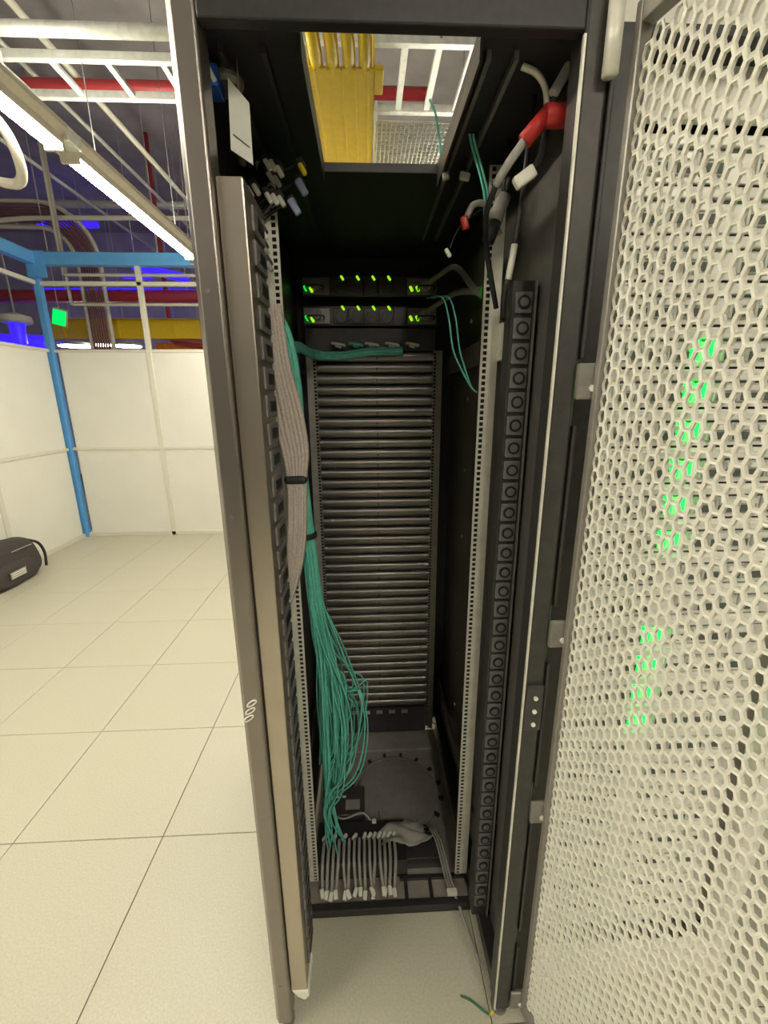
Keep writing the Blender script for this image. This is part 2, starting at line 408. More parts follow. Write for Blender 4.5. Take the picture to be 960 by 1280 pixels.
round_lamp(-4.10, 8.0, 2.70, 0.24, 'round white lamp beyond the partition, nearest the rack')
es = thing('exit_sign', (-4.15, 6.45, 2.78), 'small glowing green exit sign above the partition by the blue post', 'sign')
def rot_box(name, m, parent, c, half, ang):
    R = Matrix.Rotation(ang, 4, 'Y'); mb = MB().box(-half[0], half[0], -half[1], half[1], -half[2], half[2])
    mb.v = [tuple(R @ Vector(v) + Vector(c)) for v in mb.v]
    return mb.build(name, m, parent, 0.004)
rot_box('face', 'exit', es, (-4.15, 6.43, 2.88), (0.085, 0.006, 0.095), 0.25)
rot_box('case', 'white', es, (-4.15, 6.45, 2.89), (0.095, 0.016, 0.11), 0.25)
MB().tube([(-4.15, 6.45, 2.99), (-4.15, 6.45, 5.4)], 0.006, 6).build('stem', 'galv', es)
sp = thing('dome_camera', (-4.78, 6.5, 2.75), 'white dome camera with blue lit underside left of the blue post', 'camera')
MB().lathe([(0.17, 0.0), (0.19, 0.02), (0.18, 0.09), (0.05, 0.13)], (-4.78, 6.5, 2.82), 24).build('housing', 'white', sp)
MB().lathe([(0.03, -0.30), (0.08, -0.26), (0.09, -0.05), (0.10, 0.0)], (-4.78, 6.5, 2.82), 20).build('dome', 'ledb', sp)  # blue light on the dome is built in as its own glow
MB().tube([(-4.78, 6.5, 2.94), (-4.78, 6.5, 5.4)], 0.012, 8).build('stem', 'galv', sp)
# blue strip lamps of the neighbouring room
bl = [((-5.6, 8.6, 4.75), (-4.6, 8.6, 4.75), 0.05, 'blue strip lamp high up above the blue beam'),
      ((-3.45, 6.9, 3.52), (-3.05, 6.9, 3.50), 0.035, 'short blue strip lamp above the red pipe by the vertical ladder'),
      ((-3.05, 6.4, 3.52), (-2.35, 6.4, 3.36), 0.055, 'blue strip lamp over the red pipe beside the rack post'),
      ((-6.6, 7.6, 2.75), (-5.2, 7.6, 2.70), 0.12, 'broad blue strip lamp left of the blue post'),
      ((-3.6, 7.6, 3.02), (-2.6, 7.6, 3.02), 0.035, 'thin blue strip lamp between the red pipe and the yellow tray'),
      ((-3.05, 7.4, 2.76), (-2.45, 7.4, 2.76), 0.05, 'blue strip lamp under the yellow tray beside the rack post'),
      ((-6.5, 9.5, 3.9), (-3.4, 9.5, 3.9), 0.05, 'long blue strip lamp far back above the partition')]
for a, b, r, lab in bl:
    t = thing('strip_lamp', ((a[0]+b[0])/2, a[1], min(a[2], b[2])), lab, 'lamp', 'blue strip lamps beyond the partition')
    MB().tube([a, b], r, 10).build('tube', 'ledb', t)
    MB().tube([((a[0]+b[0])/2, a[1], (a[2]+b[2])/2+r*0.8), ((a[0]+b[0])/2, a[1], 5.4)], 0.006, 6).build('bracket', 'galv', t)
tag(MB().tube(spline([(-6.5, 6.2, 4.35), (-5.4, 6.2, 4.05), (-4.9, 6.2, 3.9), (-4.2, 6.2, 3.98), (-2.4, 6.2, 4.0), (-1.0, 6.2, 4.02)], 6), 0.028, 8).build('conduit_pipe', 'mullion'), 'thin pale bent conduit above the blue beam', 'pipe')
for k, (x, z, r) in enumerate(((-3.75, 4.42, 0.022), (-3.15, 4.30, 0.03), (-2.70, 4.40, 0.02), (-2.25, 4.28, 0.026))):
    tag(MB().tube([(x, 3.4, z), (x, 10.9, z)], r, 8).build('conduit_pipe', 'mullion' if k % 2 else 'galv'), '%s of the pale conduits running away under the ceiling beside the lamps, from the left' % ORD[k], 'pipe', 'conduits running away under the ceiling')
for k, (y, z) in enumerate(((6.0, 3.30), (6.05, 2.97))):
    tag(MB().tube([(-3.72, y, 5.4), (-3.72, y, z), (-3.68, y, z), (1.5, y, z)], 0.02, 8).build('conduit_pipe', 'mullion'), ('upper' if k == 0 else 'lower')+' thin white pipe just behind the white frame above the partition', 'pipe')
tag(MB().tube([(-6.5, 7.4, 4.6), (-1.0, 7.4, 4.6)], 0.05, 10).build('conduit_pipe', 'galv'), 'straight grey conduit far up near the bent cable ladder', 'pipe')

# ================================================================== THE OPEN RACK
RX0, RX1, RY0, RY1, RZ = -0.285, 0.395, 0.80, 2.02, 2.36
RC = (0.055, 0.80, 0.0)
rack = thing('server_rack', RC, 'open black server rack with mounting rails and white mesh door swung open', 'rack')
def post(x_out, x_in, y0, y1, m, ch=0.014):
    s = 1 if x_in > x_out else -1
    poly = [(x_out, y0+ch), (x_out+s*ch, y0), (x_in-s*0.004, y0), (x_in, y0+0.004), (x_in, y1), (x_out, y1)]
    return MB().prism(poly, 'z', 0.045, RZ).build('post', m, rack, 0.0015, 1)
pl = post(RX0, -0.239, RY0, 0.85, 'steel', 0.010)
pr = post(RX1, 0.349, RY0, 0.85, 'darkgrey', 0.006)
post(RX0, -0.245, 1.97, RY1, 'black'); post(RX1, 0.355, 1.97, RY1, 'black')
for x in (-0.262, 0.372):
    for y in (0.83, 1.99):
        MB().lathe([(0.024, 0), (0.024, 0.012), (0.008, 0.014), (0.008, 0.05)], (x, y, 0), 16).build('levelling_foot', 'midgrey', rack)
# three small oval slots on the left post
for k in range(3):
    cz, cx = 1.086+0.0195*k, -0.2700+0.005*k
    pts = [(cx+0.011*math.cos(a)*0.95, RY0-0.0008, cz+0.0055*math.sin(a)+0.006*math.cos(a)) for a in [i*math.pi/9 for i in range(19)]]
    MB().tube(pts, 0.0017, 5, caps=False).build('oval_mark', 'white', pl, label='small white oval mark')
for z in (0.79, 0.20, 1.55, 1.95):
    MB().lathe([(0.004, -0.0015), (0.004, 0.001)], (-0.262, RY0, z), 10, 'y').build('screw', 'midgrey', pl)
# side panels
box('side_panel', 'black', rack, RX0, RX0+0.006, 0.86, 1.965, 0.05, RZ-0.01)
spn = box('side_panel', 'sidepanel', rack, RX1-0.006, RX1, 0.86, 1.965, 0.05, RZ-0.01)
for y in (1.30, 1.62):
    for k in range(7):
        MB().lathe([(0.006, -0.004), (0.006, 0.0)], (RX1-0.006, y, 0.42+k*0.27), 8, 'x').build('screw', 'rail', spn)
# roof with a cable opening at the front
OX0, OX1, OY0, OY1 = -0.092, 0.198, 0.850, 1.272
rz0, rz1 = RZ-0.025, RZ-0.003
box('roof_sheet', 'black', rack, RX0, RX1, OY1, RY1, rz0, rz1, bevel=0.002)
box('roof_sheet', 'black', rack, RX0, OX0, 0.822, OY1, rz0, rz1, bevel=0.002)
box('roof_sheet', 'black', rack, OX1, RX1, 0.822, OY1, rz0, rz1, bevel=0.002)
box('top_beam', 'black', rack, RX0+0.046, RX1-0.046, RY0, 0.822, RZ-0.043, RZ, bevel=0.003)
box('roof_lip', 'darkgrey', rack, OX1, OX1+0.004, OY0, OY1, rz0-0.03, rz0)
box('roof_lip', 'black', rack, OX0-0.004, OX0, OY0, OY1, rz0-0.03, rz0)
for x in (0.215, 0.262): box('roof_rib', 'midgrey', rack, x, x+0.008, 0.87, 1.7, rz0-0.014, rz0)
for x in (-0.16, -0.23): box('roof_rib', 'darkgrey', rack, x, x+0.008, 0.87, 1.7, rz0-0.014, rz0)
# back wall sheet behind the blanking panels
box('rear_sheet', 'black', rack, RX0+0.006, RX1-0.006, 1.965, 1.972, 0.05, RZ-0.025)
# bottom frame
for x in (RX0+0.002, RX1-0.042): box('bottom_beam', 'black', rack, x, x+0.04, 0.85, 1.97, 0.045, 0.10, bevel=0.003)

U = 0.0452
def rail(xa, xb, y, z0, z1, hole_left, m='rail'):
    # flange facing the front with square holes, plus a return leg
    mb = MB(); w = xb-xa
    hx0 = xa+w*(0.14 if hole_left else 0.62); hx1 = hx0+w*0.24
    mb.quad((xa, y, z0), (hx0, y, z0), (hx0, y, z1), (xa, y, z1))
    mb.quad((hx1, y, z0), (xb, y, z0), (xb, y, z1), (hx1, y, z1))
    z = z0; n = int((z1-z0)/(U/3))
    for k in range(n):
        c = z0+(k+0.5)*U/3
        mb.quad((hx0, y, z), (hx1, y, z), (hx1, y, c-0.0048), (hx0, y, c-0.0048)); z = c+0.0048
    mb.quad((hx0, y, z), (hx1, y, z), (hx1, y, z1), (hx0, y, z1))
    o = mb.build('mounting_rail', m, rack)
    s = o.modifiers.new('sheet', 'SOLIDIFY'); s.thickness = 0.002; s.offset = 0
    # return legs
    xo = xb if hole_left else xa
    box('rail_leg', m, o, min(xo, xo), xo+0.002, y, y+0.03, z0, z1)
    box('rail_back', 'black', o, xa+0.001, xb-0.001, y+0.014, y+0.016, z0, z1)
    return o
rail(-0.240, -0.198, 1.15, 0.07, 2.30, False)
rail(0.303, 0.346, 1.15, 0.07, 2.30, True)
rail(-0.243, -0.198, 1.89, 0.05, 1.97, False, 'shaded_rail')
rail(0.292, 0.333, 1.89, 0.05, 1.97, True, 'shaded_rail')
# depth braces
def brace(x, z0, z1, m):
    box('depth_brace', m, rack, x, x+0.012, 1.06, 1.965, z0, z1, bevel=0.002)
brace(0.360, 1.875, 1.945, 'midgrey'); brace(0.360, 0.275, 0.33, 'midgrey')
brace(-0.272, 1.875, 1.945, 'darkgrey'); brace(-0.272, 0.275, 0.33, 'darkgrey')
for z in (1.89, 1.93): MB().lathe([(0.005, -0.003), (0.005, 0.0)], (0.36, 1.10, z), 8, 'x').build('screw', 'rail', rack)
box('rail_bracket', 'rail', rack, 0.346, 0.372, 1.125, 1.16, 1.865, 1.955, bevel=0.002)
# 1U blanking panels, each with a gently bulging face
Z0 = 0.205
prof = [(1.888, 0.001)] + [(1.888-0.017*math.sin(math.radians(a))**0.8, 0.0226-0.0212*math.cos(math.radians(a))) for a in range(12, 169, 12)] + [(1.888, 0.0442)]
bp0 = None
for k in range(39):
    if bp0 is None:
        bp0 = MB().prism([(p[0], Z0+p[1]) for p in prof], 'x', -0.200, 0.294).build('blanking_panel', 'blank', rack)
        MB().box(0.052, 0.056, 1.8695, 1.876, Z0+0.010, Z0+0.024).build('clip', 'black', bp0)
    else:
        copy_tree(bp0, (0, 0, k*U), parent=rack)
sb = box('bottom_strip', 'blackgloss', rack, -0.200, 0.294, 1.874, 1.888, 0.05, 0.200, bevel=0.002)
for k in range(5):
    x = -0.082+k*0.066
    box('label_slot', ('film' if k != 1 else 'paper'), sb, x-0.016, x+0.016, 1.8725, 1.875, 0.166, 0.188, bevel=0.002)
MB().lathe([(0.008, -0.004), (0.008, 0)], (0.29, 1.886, 0.075), 10, 'y').build('screw', 'paper', sb)

# ------------------------------------------------------------------ mesh door, opened about 108 degrees
HX, HY, DANG = 0.428, 0.788, math.radians(17)
du = Vector((math.sin(DANG), -math.cos(DANG), 0)); dn = Vector((-math.cos(DANG), -math.sin(DANG), 0))   # along the leaf, towards the viewer's side
DZ0, DZ1, DW = 0.07, 2.34, 0.60
def dpt(u, n, z): return tuple(Vector((HX, HY, 0)) + du*u + dn*n + Vector((0, 0, z)))
def dbox(mb, u0, u1, n0, n1, z0, z1):
    a = MB().box(u0, u1, n0, n1, z0, z1); n = len(mb.v)
    mb.v += [dpt(*v) for v in a.v]; mb.f += [tuple(i+n for i in f) for f in a.f]; return mb
door = dbox(dbox(dbox(dbox(MB(), 0.0, 0.012, -0.012, 0.012, DZ0, DZ1), DW-0.02, DW, -0.012, 0.012, DZ0, DZ1), 0.012, DW-0.02, -0.012, 0.012, DZ1-0.03, DZ1), 0.012, DW-0.02, -0.012, 0.012, DZ0, DZ0+0.03).build('door', 'doorframe', rack, 0.002, label='open door with white perforated mesh')
def mesh_sheet(a, v, w, th):
    mb = MB(); u0, u1, z0, z1 = 0.012, DW-0.02, DZ0+0.03, DZ1-0.03
    nc = int((u1-u0)/a); a = (u1-u0)/nc; nr = int((z1-z0)/v)
    sx, sz = 1-w/a*0.72, 1-w/v
    hexa = [(2*a/3, 0), (a/3, v/2), (-a/3, v/2), (-2*a/3, 0), (-a/3, -v/2), (a/3, -v/2)]
    for i in range(nc):
        for j in range(nr):
            cu = u0+(i+0.5)*a; cz = z0+(j+0.5)*v+(v/2 if i % 2 else 0)
            if cz+v/2 > z1+0.02: continue
            n = len(mb.v)
            for f, d in ((1, th), (0, th), (0, -th), (1, -th)):
                # rows: outer front, inner front, inner back, outer back
                for (p, q) in hexa:
                    if f: mb.v.append(dpt(cu+p, d*0.45, cz+q))
                    else: mb.v.append(dpt(cu+p*sx, d, cz+q*sz))
            for k in range(6):
                l = (k+1) % 6
                for r in range(3):
                    mb.f.append((n+r*6+k, n+r*6+l, n+(r+1)*6+l, n+(r+1)*6+k))
    return mb
ms = mesh_sheet(0.0155, 0.028, 0.0066, 0.003).build('mesh_sheet', 'door', door, label='white perforated mesh sheet')
# hinges between post and door
for z in (0.10, 0.79, 1.28, 1.80):
    h = MB().box(0.388, 0.424, 0.786, 0.797, z-0.032, z+0.032).build('hinge', 'midgrey', door, 0.004)
    MB().lathe([(0.006, -0.004), (0.006, 0.0)], (0.416, 0.786, z-0.012), 10, 'y').build('screw', 'rail', h)
MB().tube([(0.386, 0.783, 2.25), (0.386, 0.783, 2.36)], 0.012, 12).build('hinge_pin', 'rail', door)
box('latch_plate', 'darkgrey', rack, 0.352, 0.392, 0.790, 0.800, 1.03, 1.15, bevel=0.004)
for z in (1.05, 1.085, 1.12): MB().lathe([(0.005, -0.004), (0.005, 0.0)], (0.372, 0.790, z), 10, 'y').build('screw', 'paper', rack)
box('painted_edge_line', 'rail', rack, 0.346, 0.350, 0.796, 0.802, 0.05, RZ-0.05, label='bright edge line painted along the right post')  # pale strip stands in for the bright line on the post edge
# stiffening channel with cut-outs behind the hinges
ch = MB()
for z0_, z1_ in ((0.06, 0.30), (0.36, 0.75), (0.86, 1.20), (1.34, 1.72), (1.84, 2.30)):
    ch.box(0.397, 0.404, 0.80, 0.845, z0_, z1_)
ch.build('edge_channel', 'darkgrey', rack, 0.002)

# ================================================================== POWER STRIPS
def pdu(name_lab, x0, x1, y0, y1, z0, z1, face, body, step):
    t = thing('power_strip', ((x0+x1)/2, (y0+y1)/2, z0), name_lab, 'power strip')
    box('body', body, t, x0, x1, y0, y1, z0, z1, bevel=0.003)
    z = z0+0.05
    proto = None
    while z < z1-0.06:
        if proto is None:
            pz = z
            if face == 'x':
                proto = box('outlet', 'outlet', t, x1, x1+0.006, y0+0.03, y1-0.012, z, z+step*0.80, bevel=0.004)
                box('socket', 'socket', proto, x1+0.004, x1+0.008, y0+0.05, y1-0.03, z+step*0.2, z+step*0.6, bevel=0.002)
            else:
                proto = box('outlet', 'outlet', t, x0+0.005, x1-0.008, y0-0.007, y0, z, z+step*0.84, bevel=0.005, segs=3)
                cx, cz = (x0+x1)/2-0.0015, z+step*0.42
                MB().lathe([(0.0145, -0.0095), (0.0145, -0.006)], (cx, y0, cz), 18, 'y').build('socket', 'socket', proto)
                MB().lathe([(0.0095, -0.0105), (0.0095, -0.009)], (cx, y0, cz), 14, 'y').build('socket_core', 'outlet', proto)
        else:
            copy_tree(proto, (0, 0, z-pz), parent=t)
        z += step
    return t
p1 = pdu('tall grey power strip inside the left front post of the rack', -0.2375, -0.192, 0.815, 0.945, 0.150, 2.125, 'x', 'pdu', 0.053)
MB().prism([(-0.222, 0.128), (-0.200, 0.110), (-0.186, 0.128), (-0.188, 0.152), (-0.236, 0.153)], 'y', 0.812, 0.90).build('end_cap', 'white', p1, 0.004, label='white plastic end cap')
p2 = pdu('tall black power strip with round sockets inside the right front post', 0.328, 0.380, 1.00, 1.05, 0.10, 2.02, 'y', 'darkgrey', 0.053)
box('edge_strip', 'midgrey', p2, 0.376, 0.380, 0.992, 1.0, 0.10, 2.02)

# ================================================================== SWITCHES
def switch(z, label):
    t = thing('network_switch', (0.045, 1.88, z), label, 'switch', 'network switches at the top of the rack')
    h = 0.074
    box('chassis', 'darkgrey', t, -0.243, 0.303, 1.875, 1.96, z, z+h, bevel=0.002)
    for x0_, x1_ in ((-0.240, -0.135), (0.180, 0.300)):
        ps = box('power_supply', 'midgrey', t, x0_, x1_, 1.868, 1.876, z+0.006, z+h-0.008, bevel=0.002)
        cx = x0_+0.05 if x0_ < 0 else x1_-0.045
        MB().lathe([(0.020, -0.012), (0.022, 0.0)], (cx, 1.868, z+h*0.55), 16, 'y').build('inlet', 'film', ps)
        for k in range(2):
            lx = (x0_+0.012+0.022*k) if x0_ < 0 else (x0_+0.016+0.026*k)
            rot_box('indicator', 'ledg' if x0_ < 0 and k == 0 else 'ledy', ps, (lx, 1.866, z+h*0.36-0.005*k*(x0_ < 0)), (0.0055, 0.003, 0.011), -0.5)
        MB().tube(spline([(cx-0.03, 1.866, z+0.02), (cx-0.03, 1.835, z+0.03), (cx+0.03, 1.835, z+0.03), (cx+0.03, 1.866, z+0.02)], 5), 0.003, 6).build('handle', 'cordblack', ps)
    for k in range(4):
        x = -0.095+0.0625*k
        fm = box('fan_module', 'blackgloss', t, x-0.026, x+0.034, 1.868, 1.876, z+0.006, z+h-0.008, bevel=0.003)
        MB().lathe([(0.022, -0.003), (0.024, 0.0)], (x+0.006, 1.868, z+h*0.42), 16, 'y').build('fan_guard', 'darkgrey', fm)
        rot_box('indicator', 'ledy', fm, (x+0.014, 1.866, z+h*0.88), (0.0045, 0.003, 0.010), -0.6)
switch(2.175, 'upper of two dark network switches with green indicator lights')
switch(2.065, 'lower of two dark network switches with green indicator lights')
# horizontal cable manager below the switches
cm = thing('cable_manager', (0.045, 1.85, 1.975), 'dark cable manager with a row of rings below the switches', 'cable manager')
box('panel', 'darkgrey', cm, -0.240, 0.300, 1.87, 1.885, 1.968, 2.055, bevel=0.002)
for k, x in enumerate((-0.103, -0.031, 0.034, 0.117, 0.20)):
    MB().tube(spline([(x-0.022, 1.868, 1.992), (x-0.022, 1.825, 1.992), (x+0.022, 1.825, 1.985), (x+0.022, 1.868, 1.985)], 6), 0.005, 8).build('ring', 'white' if k != 1 else 'teal', cm)
    rot_box('connector', 'white' if k not in (1,) else 'teal', cm, (x, 1.845, 1.985), (0.014, 0.016, 0.008), 0.25)
tr = thing('fibre_cable_run', (0, 1.84, 1.94), 'teal fibre bundle lying across under the switches', 'cables')
for k in range(9):
    oy, oz = random.uniform(-0.018, 0.018), random.uniform(-0.014, 0.014)
    MB().tube(spline([(-0.222, 1.25+oy, 1.90+oz), (-0.218, 1.5+oy, 1.94+oz), (-0.20, 1.80+oy, 1.948+oz), (-0.10, 1.845+oy, 1.945+oz), (0.02, 1.85+oy, 1.962+oz), (0.16, 1.85+oy, 1.965+oz)], 6), 0.0065, 6).build('cable', 'teal', tr)

# ================================================================== CABLE BUNDLES ON THE LEFT
tb = thing('fibre_bundle', (-0.16, 1.22, 0.40), 'large teal fibre cable bundle fanning out into loose loops at the left rail', 'cables')
for k in range(78):
    a = random.uniform(0, 2*math.pi); r = math.sqrt(random.random())
    ox, oy = 0.021*r*math.cos(a), 0.022*r*math.sin(a)
    b = random.random()**1.5 if k > 10 else random.uniform(0.75, 1.0)
    if k < 30: b *= 0.45
    w = 0.155
    zb = random.uniform(0.36, 0.58)
    yy = 1.225+oy; jy = random.uniform(-0.07, 0.10); jx = random.uniform(-0.012, 0.012)
    side = 1
    zs = random.uniform(0.98, 1.16)
    P = [(-0.232+ox, yy-0.02, 1.985), (-0.212+ox, yy, 1.93), (-0.196+ox, yy, 1.80), (-0.192+ox*0.9, yy, 1.6), (-0.180+ox*0.9, yy, 1.38), (-0.171+ox, yy, 1.22),
         (-0.162+ox*1.1, yy+jy*0.1, zs), (-0.155+ox+0.45*b*w+jx, yy+jy*0.5, zs-0.16-0.05*b), (-0.165+ox+b*w+jx, yy+jy, zb+0.24+0.08*b), (-0.16+0.75*b*w+ox+jx, yy+jy, zb+0.08), (-0.165+0.15*b*w+ox, yy+jy*0.6, zb-0.03)]
    if k % 5 == 0: P += [(-0.165+random.uniform(-0.01, 0.03), yy+jy*0.4, zb-0.15), (-0.15+random.uniform(-0.02, 0.05), yy+jy*0.3, max(0.13, zb-0.30))]
    MB().tube(spline(P, 5), 0.0031, 5).build('cable', 'teal', tb)
MB().lathe([(0.030, -0.008), (0.032, -0.006), (0.032, 0.006), (0.030, 0.008)], (-0.183, 1.225, 1.375), 18).build('strap', 'cordblack', tb)
gb = thing('sleeved_cable_bundle', (-0.2, 1.10, 1.24), 'taupe sleeved cable bundle with black strap hanging at the left rail', 'cables')
for k in range(20):
    s = (k % 7)/6; d = (k//7)*0.011-0.010; j = random.uniform(-0.003, 0.003)
    P = [(-0.243+0.042*s, 1.11+d, 1.99), (-0.238+0.052*s+j, 1.105+d, 1.86), (-0.226+0.066*s+j, 1.10+d, 1.74), (-0.208+0.056*s, 1.10+d, 1.64), (-0.201+0.040*s, 1.10+d, 1.57), (-0.206+0.042*s+j, 1.10+d, 1.46), (-0.219+0.036*s, 1.10+d, 1.34), (-0.232+0.022*s, 1.09+d*0.7, 1.25), (-0.240+0.006*s, 1.08+d*0.5, 1.19)]
    MB().tube(spline(P, 5), 0.0068, 6).build('cable', 'taupe', gb)
MB().box(-0.212, -0.153, 1.078, 1.126, 1.558, 1.582).build('strap', 'cordblack', gb, 0.01, 3)

# ================================================================== BOTTOM OF THE RACK
bs = thing('base_plate', (0.055, 1.48, 0.02), 'grey base plate with a round cable cover in the rack bottom', 'base plate')
box('sheet', 'base', bs, -0.235, 0.345, 1.09, 1.90, 0.012, 0.030, bevel=0.002)
box('rear_ramp', 'film', bs, -0.10, 0.31, 1.76, 1.87, 0.030, 0.045, bevel=0.004)
MB().lathe([(0.197, 0.030), (0.197, 0.040), (0.190, 0.044), (0.186, 0.044), (0.184, 0.036), (0.178, 0.036), (0.172, 0.048), (0.02, 0.050)], (0.11, 1.525, 0), 48).build('round_cover', 'cover', bs)
for k in range(16):
    a = 2*math.pi*(k+0.5)/16; cx, cy = 0.11+0.205*math.cos(a), 1.525+0.205*math.sin(a)
    if cx > 0.335: continue
    mb = MB().box(-0.013, 0.013, -0.007, 0.007, 0, 0.012)
    R = Matrix.Rotation(a, 4, 'Z'); mb.v = [tuple(R @ Vector(v)+Vector((cx, cy, 0.030))) for v in mb.v]
    mb.build('clamp_tab', 'black', bs, 0.002)
box('front_crossbar', 'black', bs, -0.235, 0.345, 1.068, 1.094, 0.012, 0.045, bevel=0.003)
for k, x in enumerate((0.115, 0.205, 0.285)):
    box('divider_bar', 'black', bs, x, x+0.012, 1.094, 1.165, 0.030, 0.042)
box('rear_divider', 'black', bs, 0.10, 0.34, 1.160, 1.172, 0.030, 0.044)
# power tray carrying a row of cords
pt = thing('power_tray', (-0.03, 1.25, 0.03), 'low black tray with a row of short cords in the rack bottom', 'tray')
box('tray', 'black', pt, -0.215, 0.130, 1.175, 1.34, 0.031, 0.108, bevel=0.004)
box('front_lip', 'darkgrey', pt, -0.215, 0.130, 1.168, 1.176, 0.055, 0.118, bevel=0.002)
box('shelf', 'blackgloss', pt, 0.130, 0.27, 1.20, 1.30, 0.031, 0.085, bevel=0.003)
for k in range(15):
    x = -0.185+k*0.0193; j = random.uniform(-0.010, 0.010); zz = random.uniform(0.038, 0.060)
    t = thing('patch_cable', (x, 1.12, 0.03), '%s from the left of the short grey cords draped over the black tray' % ORD[k], 'cord', 'cords draped over the tray')
    MB().tube(spline([(x, 1.255, 0.125), (x, 1.22, 0.128), (x, 1.178, 0.126), (x+j*0.3, 1.152, 0.105), (x+j, 1.128, zz+0.012)], 5), 0.0062, 6).build('cable', 'cordgrey', t)
    mb = MB().box(-0.0075, 0.0075, -0.018, 0.010, -0.006, 0.007)
    R = Matrix.Rotation(random.uniform(-0.5, 0.5), 4, 'Z') @ Matrix.Rotation(0.35, 4, 'X')
    mb.v = [tuple(R @ Vector(v)+Vector((x+j*1.1, 1.117, zz+0.004))) for v in mb.v]
    mb.build('plug', 'white', t, 0.003)
    if k % 2 == 0 or k > 8:
        mb = MB().box(-0.006, 0.006, -0.012, 0.014, -0.006, 0.008)
        R = Matrix.Rotation(-0.5+random.uniform(-0.2, 0.2), 4, 'Z')
        mb.v = [tuple(R @ Vector(v)+Vector((x, 1.262, 0.124))) for v in mb.v]
        mb.build('boot', 'white', t, 0.003)
for k in range(3):
    x = 0.255+0.010*k
    t = thing('patch_cable', (x, 1.12, 0.03), '%s thin grey cord of the three right of the black tray' % ('left', 'middle', 'right')[k], 'cord', 'three cords at the right of the tray')
    MB().tube(spline([(x-0.025, 1.29, 0.115), (x-0.01, 1.24, 0.12), (x, 1.19, 0.10), (x+0.012, 1.14, 0.062), (x+0.02, 1.10, 0.058)], 5), 0.004, 6).build('cable', 'cordgrey', t)
    MB().box(x+0.010, x+0.026, 1.088, 1.108, 0.050, 0.066).build('plug', 'white', t, 0.003)
# dark clutter behind the tray
jb = thing('power_adapter', (-0.13, 1.42, 0.03), 'black power adapter block lying behind the tray under the teal loops', 'adapter')
box('block', 'blackgloss', jb, -0.20, -0.03, 1.36, 1.50, 0.031, 0.115, bevel=0.010, segs=3)
box('label_plate', 'film', jb, -0.11, -0.05, 1.385, 1.43, 0.114, 0.1155)
for k in range(3): box('marking', 'paper', jb, -0.185+0.03*k, -0.170+0.03*k, 1.44, 1.45, 0.1148, 0.1158)
mbf = MB(); nx, ny = 12, 7
for j in range(ny+1):
    for i in range(nx+1):
        u, v = i/nx, j/ny
        mbf.v.append((0.03+0.19*u+0.02*math.sin(6*v), 1.225+0.075*v*(0.7+0.5*math.sin(3.0*u)), 0.122+0.016*math.sin(7*u+3*v)*math.sin(5*v+1)+0.014*random.random()))
for j in range(ny):
    for i in range(nx):
        a = j*(nx+1)+i; mbf.f.append((a, a+1, a+nx+2, a+nx+1))
fo = mbf.build('plastic_film', 'film', None, smooth=True)
fm_ = fo.modifiers.new('thick', 'SOLIDIFY'); fm_.thickness = 0.0015
tag(fo, 'crumpled grey plastic film lying on the black tray', 'film')
wc = thing('loose_cable', (0.0, 1.35, 0.10), 'thin loose dark cable curled behind the tray', 'cable')
MB().tube(spline([(-0.19, 1.38, 0.13), (-0.12, 1.33, 0.135), (-0.04, 1.36, 0.125), (0.0, 1.34, 0.10), (0.04, 1.36, 0.07), (0.03, 1.42, 0.055)], 6), 0.004, 6).build('jacket', 'cordgrey', wc)
box('plug', 'white', wc, 0.0, 0.018, 1.325, 1.345, 0.095, 0.112, bevel=0.003)
# green cord lying on the tile at the front
gc = thing('earth_wire', (0.30, 0.83, 0.0), 'thin green wire lying on the tile at the front right of the rack', 'wire')
MB().tube(spline([(0.262, 0.852, 0.006), (0.290, 0.838, 0.010), (0.318, 0.815, 0.014), (0.336, 0.80, 0.02)], 5), 0.0035, 6).build('jacket', mat('green_wire', (0.03, 0.17, 0.09), 0.5, noise=0.1), gc)
MB().tube([(0.336, 0.80, 0.02), (0.340, 0.790, 0.055)], 0.0035, 6).build('yellow_end', 'yellow', gc)
# black floor cable up the right rail
tag(MB().tube(spline([(0.292, 1.095, 0.05), (0.305, 1.07, 0.03), (0.322, 1.0, 0.012), (0.340, 0.92, 0.012)], 6), 0.005, 6).build('floor_cable', 'cordgrey'), 'grey cable running forward on the floor along the right rail', 'cable')

# ================================================================== TOP LEFT CLUTTER
tagp = thing('hanging_tag', (-0.21, 0.90, 2.18), 'white paper tag hanging at the top left inside the rack', 'tag')
MB().prism([(-0.224, 2.304), (-0.191, 2.269), (-0.192, 2.178), (-0.229, 2.200)], 'y', 0.897, 0.900).build('sheet', 'paper', tagp)
MB().tube([(-0.208, 0.90, 2.285), (-0.208, 0.905, 2.335)], 0.0015, 5).build('string', 'cordgrey', tagp)
MB().tube([(-0.222, 0.896, 2.222), (-0.195, 0.896, 2.203)], 0.0012, 4).build('ruled_line', 'midgrey', tagp)
bi = thing('blue_indicator', (-0.255, 0.89, 2.28), 'small blue lit indicator at the top left inside the rack', 'indicator')
MB().box(-0.268, -0.238, 0.885, 0.93, 2.285, 2.318).build('case', 'bluelabel', bi, 0.004)
rot_box('painted_glint', 'paper', bi, (-0.249, 0.884, 2.303), (0.004, 0.002, 0.015), -0.5)  # white flash of light painted as a small pale bar
gk = thing('cable_gland', (-0.25, 0.90, 2.31), 'dark grey cable gland above the blue indicator', 'gland')
MB().lathe([(0.026, 0), (0.030, 0.008), (0.030, 0.014), (0.016, 0.018), (0.016, 0.03)], (-0.235, 0.93, 2.305), 18).build('nut', 'midgrey', gk)
